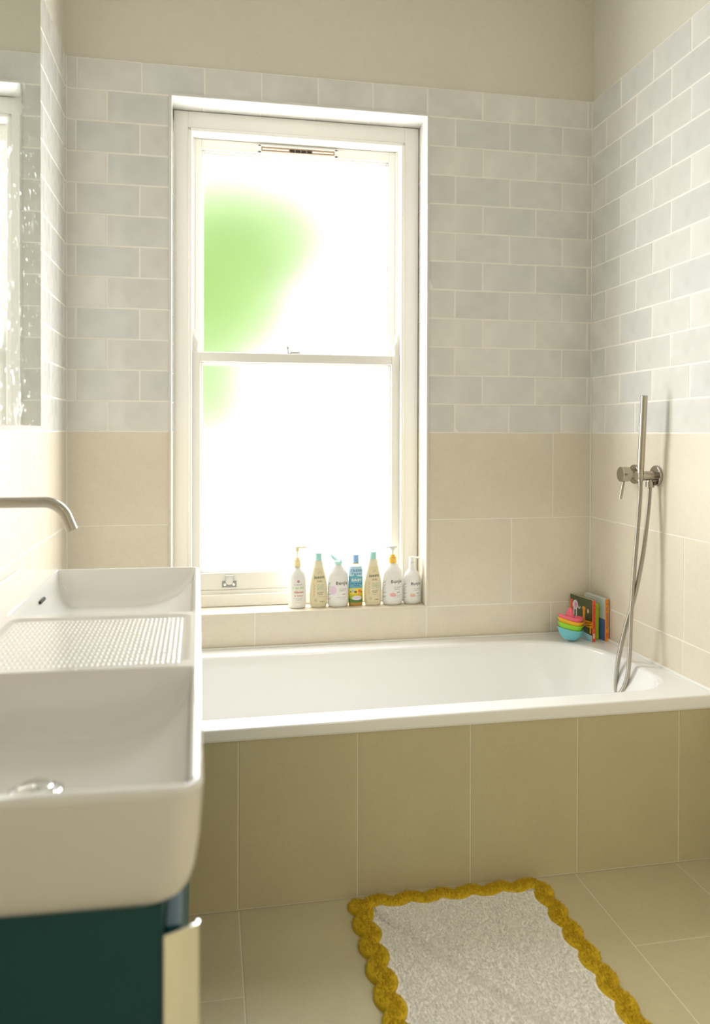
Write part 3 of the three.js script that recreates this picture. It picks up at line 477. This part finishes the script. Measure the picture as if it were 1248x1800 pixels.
{
  const b = thing('hair_wash_bottle', 'clear bottle with blue and yellow farm label and blue cap', 'bottle', [0.9805, SY, SZ], 0, 'baby toiletries on the window sill');
  const prof = [[0, 0.0215], [0.002, 0.0240], [0.010, 0.0250], [0.120, 0.0252], [0.134, 0.0250], [0.143, 0.0220], [0.149, 0.0150], [0.152, 0.0118], [0.154, 0.0112]];
  const sp = bottleBody(b, prof, 0.66, P_.clear); obj('soap', loft([[0.0015, 0.0215], [0.004, 0.0232], [0.012, 0.0238], [0.100, 0.0238]].map(([y, a]) => ovalRing(y, a, a * 0.62, 44, 2.3)), true, true), P_.amber, b);
  obj('cap', capGeo(0.1535, 0.1830, 0.0122), P_.blue, b);
  wrapLabel(b, sp, 0.66, 0.0135, 0.142, 1.5, canvasTex(320, 640, (x, w, h) => {
    x.fillStyle = '#b9dcec'; x.fillRect(0, 0, w, 190); x.fillStyle = '#6fb4cc'; x.fillRect(0, 150, w, 240); x.fillStyle = '#cde6ef'; x.beginPath(); x.ellipse(60, 150, 70, 26, 0, 0, 7); x.ellipse(250, 158, 90, 22, 0, 0, 7); x.fill();
    txt(x, 'Childs', 168, 92, 62, '#3a79b8', 'serif'); txt(x, 'Farm', 168, 152, 60, '#3a79b8', 'serif'); txt(x, 'BABY', 165, 262, 64, '#f7f4e2'); txt(x, 'hair & body', 165, 312, 32, '#1f5a7c'); txt(x, 'wash', 165, 345, 32, '#1f5a7c'); scribble(x, 95, 358, 140, 10, '#2f6f90', 61);
    x.fillStyle = '#f1d94e'; x.beginPath(); x.moveTo(0, 400); x.quadraticCurveTo(160, 368, w, 396); x.lineTo(w, h); x.lineTo(0, h); x.fill(); x.fillStyle = '#d9c321'; x.beginPath(); x.moveTo(0, 468); x.quadraticCurveTo(140, 520, w, 450); x.lineTo(w, h); x.lineTo(0, h); x.fill(); x.fillStyle = '#a9b92e'; x.fillRect(0, 520, w, 70); x.fillStyle = '#4f7f33'; x.beginPath(); x.moveTo(0, 560); x.quadraticCurveTo(160, 620, w, 565); x.lineTo(w, h); x.lineTo(0, h); x.fill();
    for (const [cx, cy, r, c] of [[110, 430, 24, '#9ccbd8'], [150, 452, 18, '#7a5a3c'], [205, 438, 26, '#e8813e'], [240, 455, 16, '#b8502e'], [70, 452, 14, '#6d5b4a'], [200, 486, 20, '#f0a050']]) { x.fillStyle = c; x.beginPath(); x.ellipse(cx, cy, r, r * 1.15, 0, 0, 7); x.fill(); }
    x.fillStyle = '#e7e1ea'; x.beginPath(); x.ellipse(170, 560, 74, 40, 0, 0, 7); x.fill(); scribble(x, 120, 545, 100, 12, '#9a86b0', 63);
  }));
}
aveeno(1.0440, 'cream tapered baby wash bottle with teal cap beside the orange-collared pump bottle');
{
  const b = thing('lotion_bottle', 'white round pump bottle with orange collar and pink print', 'bottle', [1.1160, SY, SZ], 0, 'baby toiletries on the window sill');
  const sp = bottleBody(b, bunjieProf(0.0360, 0.152), 0.78, P_.white, 2.0);
  obj('collar', capGeo(0.150, 0.170, 0.0148), P_.orange, b); obj('pump_ring', capGeo(0.170, 0.1795, 0.0105), P_.orange, b); obj('pump_stem', cyl([0, 0.179, 0], [0, 0.198, 0], 0.0045), P_.white, b);
  obj('pump_head', merge([capGeo(0.196, 0.204, 0.0095), loft([[0.2025, 0.010], [0.204, 0.0165], [0.208, 0.0175], [0.2105, 0.013]].map(([y, a]) => ovalRing(y, a, a * 0.6, 32, 2.4)), true, true), box(-0.026, -0.006, 0.2035, 0.2085, -0.005, 0.005, 0.002)]), P_.white, b);
  wrapLabel(b, sp, 0.78, 0.012, 0.112, 1.35, bunjieTex('#efb3ab'), 2.0);
}
{
  const b = thing('lotion_bottle', 'small white pump bottle with white head in the sill corner', 'bottle', [1.1900, SY, SZ], 0, 'baby toiletries on the window sill');
  const sp = bottleBody(b, bunjieProf(0.0322, 0.126), 0.74, P_.white, 2.0);
  obj('collar', capGeo(0.125, 0.150, 0.0118), P_.white, b);
  obj('pump_head', merge([capGeo(0.150, 0.1695, 0.0105), box(-0.004, 0.0300, 0.163, 0.1685, -0.0048, 0.0048, 0.0022)]), P_.white, b);
  wrapLabel(b, sp, 0.74, 0.010, 0.098, 1.35, bunjieTex('#efc0b4'), 2.0);
}

// ------------------------------------------------------------------ board books in the corner
function book(label, X, Z, turn, T, D, Hh, spineMat, coverMat, topCol) {
  const b = thing('board_book', label, 'book', [X, rimY(X, Z) + 0.0004, Z], turn, 'board books on the bath corner');     // origin: front spine edge, left cover
  obj('cover', box(0, 0.0016, 0, Hh, -D, -0.002, 0.0004), coverMat, b); obj('cover', box(T - 0.0016, T, 0, Hh, -D, -0.002, 0.0004), coverMat, b);
  obj('spine', box(0, T, 0, Hh, -0.003, 0, 0.0014, 3), spineMat, b);
  obj('pages', box(0.0016, T - 0.0016, 0.0012, Hh - 0.0012, -D + 0.001, -0.003), std({ color: lin(...topCol), roughness: 0.6 }), b); return b;
}
const printed = (t) => phys({ map: t, roughness: 0.3, clearcoat: 0.3, clearcoatRoughness: 0.2 });
function fitUV(mesh, ax, ay, flipx = false) {          // spread uv over the face of a box part
  const g = mesh.geometry, p = g.attributes.position; g.computeBoundingBox(); const b = g.boundingBox, gx = (i) => p.getComponent(i, ax), gy = (i) => p.getComponent(i, ay), mn = b.min.toArray(), mx = b.max.toArray();
  for (let i = 0; i < p.count; i++) { let u = (gx(i) - mn[ax]) / (mx[ax] - mn[ax]); if (flipx) u = 1 - u; g.attributes.uv.setXY(i, u, (gy(i) - mn[ay]) / (mx[ay] - mn[ay])); }
}
const spineTex = (bg, ink, foot, s) => canvasTex(64, 512, (x, w, h) => { x.fillStyle = bg; x.fillRect(0, 0, w, h); x.save(); x.translate(14, 60); x.rotate(Math.PI / 2); scribble(x, 0, -34, 290, 30, ink, s); x.restore(); if (foot) { x.fillStyle = foot; x.fillRect(18, 410, 28, 62); } });
{
  const cov = canvasTex(384, 512, (x, w, h) => {
    x.fillStyle = '#3c4a1f'; x.fillRect(0, 0, w, h); x.fillStyle = '#e2571d'; x.fillRect(0, 60, 46, 150);
    x.fillStyle = '#dcd8e4'; x.beginPath(); x.ellipse(90, 120, 46, 62, 0.2, 0, 7); x.fill(); x.fillRect(56, 150, 18, 110); x.fillRect(100, 150, 20, 120); x.lineWidth = 13; x.strokeStyle = '#dcd8e4'; x.beginPath(); x.moveTo(128, 110); x.quadraticCurveTo(165, 190, 176, 120); x.stroke(); x.fillStyle = '#e58bc0'; x.beginPath(); x.ellipse(100, 120, 20, 34, 0, 0, 7); x.fill();
    x.fillStyle = '#efa11e'; x.fillRect(222, 130, 36, 190); x.beginPath(); x.ellipse(240, 128, 30, 22, 0, 0, 7); x.fill(); x.fillRect(222, 270, 162, 80); x.fillStyle = '#7b4a12'; for (let i = 0; i < 26; i++) x.fillRect(250 + (i * 37) % 124, 276 + (i * 23) % 66, 12, 10); x.fillStyle = '#e9b878'; x.beginPath(); x.ellipse(312, 150, 14, 28, 0, 0, 7); x.fill();
    x.fillStyle = '#efa11e'; x.fillRect(340, 340, 24, 80); x.fillStyle = '#a9d7e4'; x.beginPath(); x.moveTo(170, h); x.lineTo(190, 420); x.lineTo(w, 440); x.lineTo(w, h); x.fill();
  });
  const b = book('dark green board book with red spine and animal drawings', 1.7960, 0.150, 0.17, 0.0125, 0.130, 0.1470, printed(spineTex('#e4491f', '#5a2a18', '#e9e2c0', 3)), printed(cov), [0.80, 0.66, 0.46]);
  b.children.forEach((c) => { if (c.name === 'cover') fitUV(c, 2, 1); if (c.name === 'spine') fitUV(c, 0, 1); });
}
{
  const b = book('lime green board book standing between two taller books', 1.8255, 0.116, 0.13, 0.0145, 0.100, 0.1270, plastic([0.55, 0.66, 0.03]), plastic([0.34, 0.46, 0.03]), [0.62, 0.66, 0.20]);
}
{
  const cov = canvasTex(128, 256, (x, w, h) => { x.fillStyle = '#d9e2da'; x.fillRect(0, 0, w, h); x.fillStyle = '#4a74bd'; x.fillRect(0, 125, w, h); });
  const b = book('white and blue board book with orange spine against the tiles', 1.8465, 0.147, 0.13, 0.0150, 0.128, 0.1490, printed(spineTex('#ef8f12', '#6a5a86', '#e4591c', 5)), printed(cov), [0.80, 0.82, 0.74]);
  b.children.forEach((c) => { if (c.name === 'cover') fitUV(c, 2, 1); if (c.name === 'spine') fitUV(c, 0, 1); });
}
// ------------------------------------------------------------------ stacked toy boats
function boat(label, mat, y, turn, lean, fin) {
  const X = 1.7255, Z = 0.122, b = thing('toy_boat', label, 'toy boat', [X, rimY(X, Z) + y, Z], turn, 'stacked toy boats on the bath corner'); b.rotation.order = 'YXZ'; b.rotation.z = lean;
  b.scale.setScalar(1.14); const Lh = 0.047, outline = (s, y) => { const P = []; for (let i = 0; i < 48; i++) { const t = i / 48 * Math.PI * 2, c = Math.cos(t), w = Math.sin(t); const bow = c < 0 ? Math.pow(-c, 1.7) * 0.022 : 0; P.push([c * (Lh - 0.008) * s - bow * s + 0.004, y + (c < 0 ? c * c * 0.010 : c * c * 0.003) * s * s, -w * 0.026 * s * (c < 0 ? 1 - 0.55 * Math.pow(-c, 1.6) : 1)]); } return P; };
  const rings = [outline(0.20, 0.0), outline(0.45, 0.0005), outline(0.68, 0.006), outline(0.85, 0.016), outline(0.95, 0.0255), outline(1.02, 0.0290), outline(1.03, 0.0315), outline(1.00, 0.0325), outline(0.90, 0.0300), outline(0.78, 0.0200), outline(0.60, 0.0085), outline(0.3, 0.0035)];
  obj('hull', loft(rings, true, true), mat, b);
  if (fin) { const f = turned([[0.0165, 0], [0.0150, 0.016], [0.0120, 0.034], [0.0082, 0.047], [0.004, 0.053], [0, 0.0540]], [-0.006, 0.008, 0], [-0.10, 1, 0], 28); obj('funnel', f, mat, b); }
}
const toy = (r, g, b) => phys({ color: lin(r, g, b), roughness: 0.35 });
boat('turquoise toy boat, lowest of the stack of four', toy(0.18, 0.56, 0.64), 0.0040, 0.30, -0.12, false);
boat('lime green toy boat, second from the bottom of the stack', toy(0.30, 0.72, 0.03), 0.0215, 0.33, -0.14, false);
boat('orange toy boat under the pink one', toy(0.95, 0.50, 0.02), 0.0355, 0.30, -0.16, false);
boat('pink toy boat with a funnel, topmost of the stack', toy(0.93, 0.16, 0.24), 0.0490, 0.34, -0.16, true);

// ------------------------------------------------------------------ bath mat
{
  const X0 = 0.812, X1 = 1.338, Z0 = 0.750, Z1 = 1.545, r = 0.035, mat = thing('bath_mat', 'white shaggy bath mat with mustard scalloped border', 'bath mat', [0, 0.0002, 0]);
  const lx = X1 - X0 - 2 * r, lz = Z1 - Z0 - 2 * r, q = Math.PI * r / 2, per = 2 * lx + 2 * lz + 4 * q;
  // perimeter coordinate s and inward distance d
  function local(x, z) {
    const cx = Math.max(X0 + r, Math.min(X1 - r, x)), cz = Math.max(Z0 + r, Math.min(Z1 - r, z)), dx = x - cx, dz = z - cz; let d, s;
    if (dx || dz) {
      const h = Math.hypot(dx, dz); d = r - h;
      if (dx && dz) { const a = Math.atan2(dz, dx); s = dx > 0 && dz < 0 ? lx + (a + Math.PI / 2) * r : dx > 0 ? lx + q + lz + a * r : dz > 0 ? 2 * lx + 2 * q + lz + (a - Math.PI / 2) * r : 2 * lx + 3 * q + 2 * lz + (a + Math.PI) * r; }
      else if (dz < 0) s = x - X0 - r; else if (dx > 0) s = lx + q + z - Z0 - r; else if (dz > 0) s = lx + 2 * q + lz + (X1 - r - x); else s = 2 * lx + 3 * q + lz + (Z1 - r - z);
    } else {
      const e = [z - Z0, X1 - x, Z1 - z, x - X0]; d = Math.min(...e); const k = e.indexOf(d);
      s = k === 0 ? x - X0 - r : k === 1 ? lx + q + z - Z0 - r : k === 2 ? lx + 2 * q + lz + (X1 - r - x) : 2 * lx + 3 * q + lz + (Z1 - r - z);
    }
    return [d, s];
  }
  const waves = Math.round(per / 0.080), ph = (s) => s / per * waves * Math.PI;
  const outerD = (s) => -0.017 * Math.pow(Math.abs(Math.sin(ph(s))), 0.8) + 0.010, innerD = (s) => 0.045 + 0.015 * Math.pow(Math.abs(Math.cos(ph(s))), 0.8) ;
  const pt = (s, d) => {                               // point on the outline at perimeter s, inward distance d
    s = ((s % per) + per) % per; const seg = [lx, q, lz, q, lx, q, lz, q]; let k = 0; while (k < 7 && s > seg[k]) { s -= seg[k]; k++; }
    const arc = (cx, cz, a0) => { const a = a0 + s / r; return [cx + Math.cos(a) * (r - d), cz + Math.sin(a) * (r - d)]; };
    return [[X0 + r + s, Z0 + d], arc(X1 - r, Z0 + r, -Math.PI / 2), [X1 - d, Z0 + r + s], arc(X1 - r, Z1 - r, 0), [X1 - r - s, Z1 - d], arc(X0 + r, Z1 - r, Math.PI / 2), [X0 + d, Z1 - r - s], arc(X0 + r, Z0 + r, Math.PI)][k];
  };
  const NS = 720, prof = [[0.0, 0.0], [0.02, 0.010], [0.12, 0.0165], [0.30, 0.0205], [0.5, 0.0215], [0.70, 0.0205], [0.88, 0.0165], [0.98, 0.010], [1.0, 0.002]];
  const puff = (s) => 0.86 + 0.14 * Math.abs(Math.sin(ph(s) * 2 + 0.6));
  const rings = prof.map(([t, y]) => { const R = []; for (let i = 0; i < NS; i++) { const s = i / NS * per, o = outerD(s), n = innerD(s), [x, z] = pt(s, o + (n - o) * t); R.push([x, y * puff(s) * 0.86, z]); } return R; });
  const yellow = std({ color: lin(0.62, 0.42, 0.012), roughness: 1 }), white = std({ color: lin(0.90, 0.875, 0.81), roughness: 1 });
  const g = loft(rings.reverse(), false, false); obj('border', g, yellow, mat);
  const sh = new THREE.Shape(); for (let i = 0; i < NS; i++) { const s = i / NS * per, [x, z] = pt(s, innerD(s) - 0.004); i ? sh.lineTo(x, -z) : sh.moveTo(x, -z); } sh.closePath();
  const cg = new THREE.ExtrudeGeometry(sh, { depth: 0.0125, bevelEnabled: false }); cg.rotateX(-Math.PI / 2); obj('centre', cg, white, mat);
  // pile: bent tufts standing on centre and border
  const tuft = (() => { const g = new THREE.ConeGeometry(1, 1, 4, 3, true); g.translate(0, 0.5, 0); const p = g.attributes.position; for (let i = 0; i < p.count; i++) { const y = p.getY(i); p.setX(i, p.getX(i) * 1 + 1.7 * y * y); const f = 1; p.setZ(i, p.getZ(i) * f); } g.computeVertexNormals(); return g; })();
  const put = { w: [], y: [] };
  const step = 0.0026; for (let x = X0 - 0.012; x < X1 + 0.012; x += step) for (let z = Z0 - 0.012; z < Z1 + 0.012; z += step) {
    const px = x + rr(-0.5, 0.5) * step * 1.4, pz = z + rr(-0.5, 0.5) * step * 1.4, [d, s] = local(px, pz), o = outerD(s), n = innerD(s); if (d < o + 0.002) continue;
    if (d < n) { const t = (d - o) / (n - o), base = 0.0205 * Math.pow(Math.sin(Math.PI * Math.min(0.98, Math.max(0.02, t))), 0.55) * puff(s) * 0.84; put.y.push([px, Math.max(0.001, base - 0.0025), pz]); } else put.w.push([px, 0.0115, pz]);
  }
  const field = (name, list, m, hgt, rad, tilt, col) => {
    const im = new THREE.InstancedMesh(tuft, m, list.length), o = new THREE.Object3D(), c = new THREE.Color(); im.name = name; im.castShadow = im.receiveShadow = true; im.userData.kind = 'stuff';
    list.forEach(([x, y, z], i) => { o.position.set(x, y, z); const clump = tnoise(x * 1.9, z * 1.9, 61, 77), a = Math.PI * 4 * clump + rr(-1, 1); o.rotation.set(0, 0, 0); o.rotateY(a); o.rotateZ(-tilt * rr(0.3, 1)); const k = rr(0.75, 1.2), w = rad * rr(0.8, 1.3); o.scale.set(w, hgt * k, w); o.updateMatrix(); im.setMatrixAt(i, o.matrix); col(c, clump); im.setColorAt(i, c); });
    mat.add(im);
  };
  field('border_pile', put.y, std({ color: 0xffffff, roughness: 1 }), 0.0105, 0.0012, 0.5, (c) => { const t = rnd(); c.setRGB(0.50 + 0.26 * t, 0.33 + 0.19 * t, 0.008 + 0.012 * t); });
  field('centre_pile', put.w, std({ color: 0xffffff, roughness: 1 }), 0.0075, 0.0010, 1.05, (c, cl) => { const t = rnd(); c.setRGB(0.88 + 0.05 * t, 0.855 + 0.05 * t, 0.79 + 0.06 * t); });
}

// ------------------------------------------------------------------ tree outside, seen through the frosted panes
{
  const tree = thing('garden_tree', 'green leafy tree blurred behind the frosted window', 'tree', [-0.38, -3.0, -2.5]);
  const bark = std({ color: lin(0.16, 0.11, 0.07), roughness: 0.95 });
  obj('trunk', merge([new THREE.TubeGeometry(new THREE.CatmullRomCurve3([[0, 0, 0], [0.05, 2, 0], [-0.05, 3.8, 0.05], [0.1, 5.6, 0]].map((p) => new THREE.Vector3(...p))), 20, 0.10, 10), new THREE.TubeGeometry(new THREE.CatmullRomCurve3([[0, 3.9, 0], [0.5, 4.7, 0.1], [1.1, 5.35, 0.1], [1.45, 5.5, 0.1]].map((p) => new THREE.Vector3(...p))), 12, 0.03, 8), new THREE.TubeGeometry(new THREE.CatmullRomCurve3([[0, 3.5, 0], [0.25, 3.85, 0.1], [0.5, 4.2, 0.1]].map((p) => new THREE.Vector3(...p))), 12, 0.025, 8)]), bark, tree);
  const leaf = new THREE.SphereGeometry(1, 6, 4); leaf.scale(1, 0.08, 0.5);
  const blobs = [[0.85, 5.50, 0, 0.55, 0.48], [1.25, 5.50, 0, 0.48, 0.34], [0.95, 4.95, 0, 0.42, 0.34], [0.60, 5.1, 0, 0.5, 0.62], [0.9, 5.25, 0, 0.6, 0.42], [0.84, 4.40, 0, 0.24, 0.26], [0.0, 5.4, -0.2, 0.9, 0.8]], N = 5200;
  const im = new THREE.InstancedMesh(leaf, std({ color: 0xffffff, roughness: 0.6 }), N), o = new THREE.Object3D(), c = new THREE.Color(); im.name = 'foliage'; im.userData.kind = 'stuff'; im.castShadow = im.receiveShadow = true;
  for (let i = 0; i < N; i++) { const b = blobs[i % blobs.length]; let x, y, z; do { x = rr(-1, 1); y = rr(-1, 1); z = rr(-1, 1); } while (x * x + y * y + z * z > 1); o.position.set(b[0] + x * b[3], b[1] + y * b[4], b[2] + z * 0.35); o.rotation.set(rr(-1, 1), rr(0, 6.3), rr(-1, 1)); const s = rr(0.035, 0.06); o.scale.set(s, s, s); o.updateMatrix(); im.setMatrixAt(i, o.matrix); const t = rnd(); c.setRGB(0.50 + 0.12 * t, 0.78 + 0.1 * t, 0.24 + 0.06 * t); im.setColorAt(i, c); }
  tree.add(im);
}

renderer.render(scene, camera);
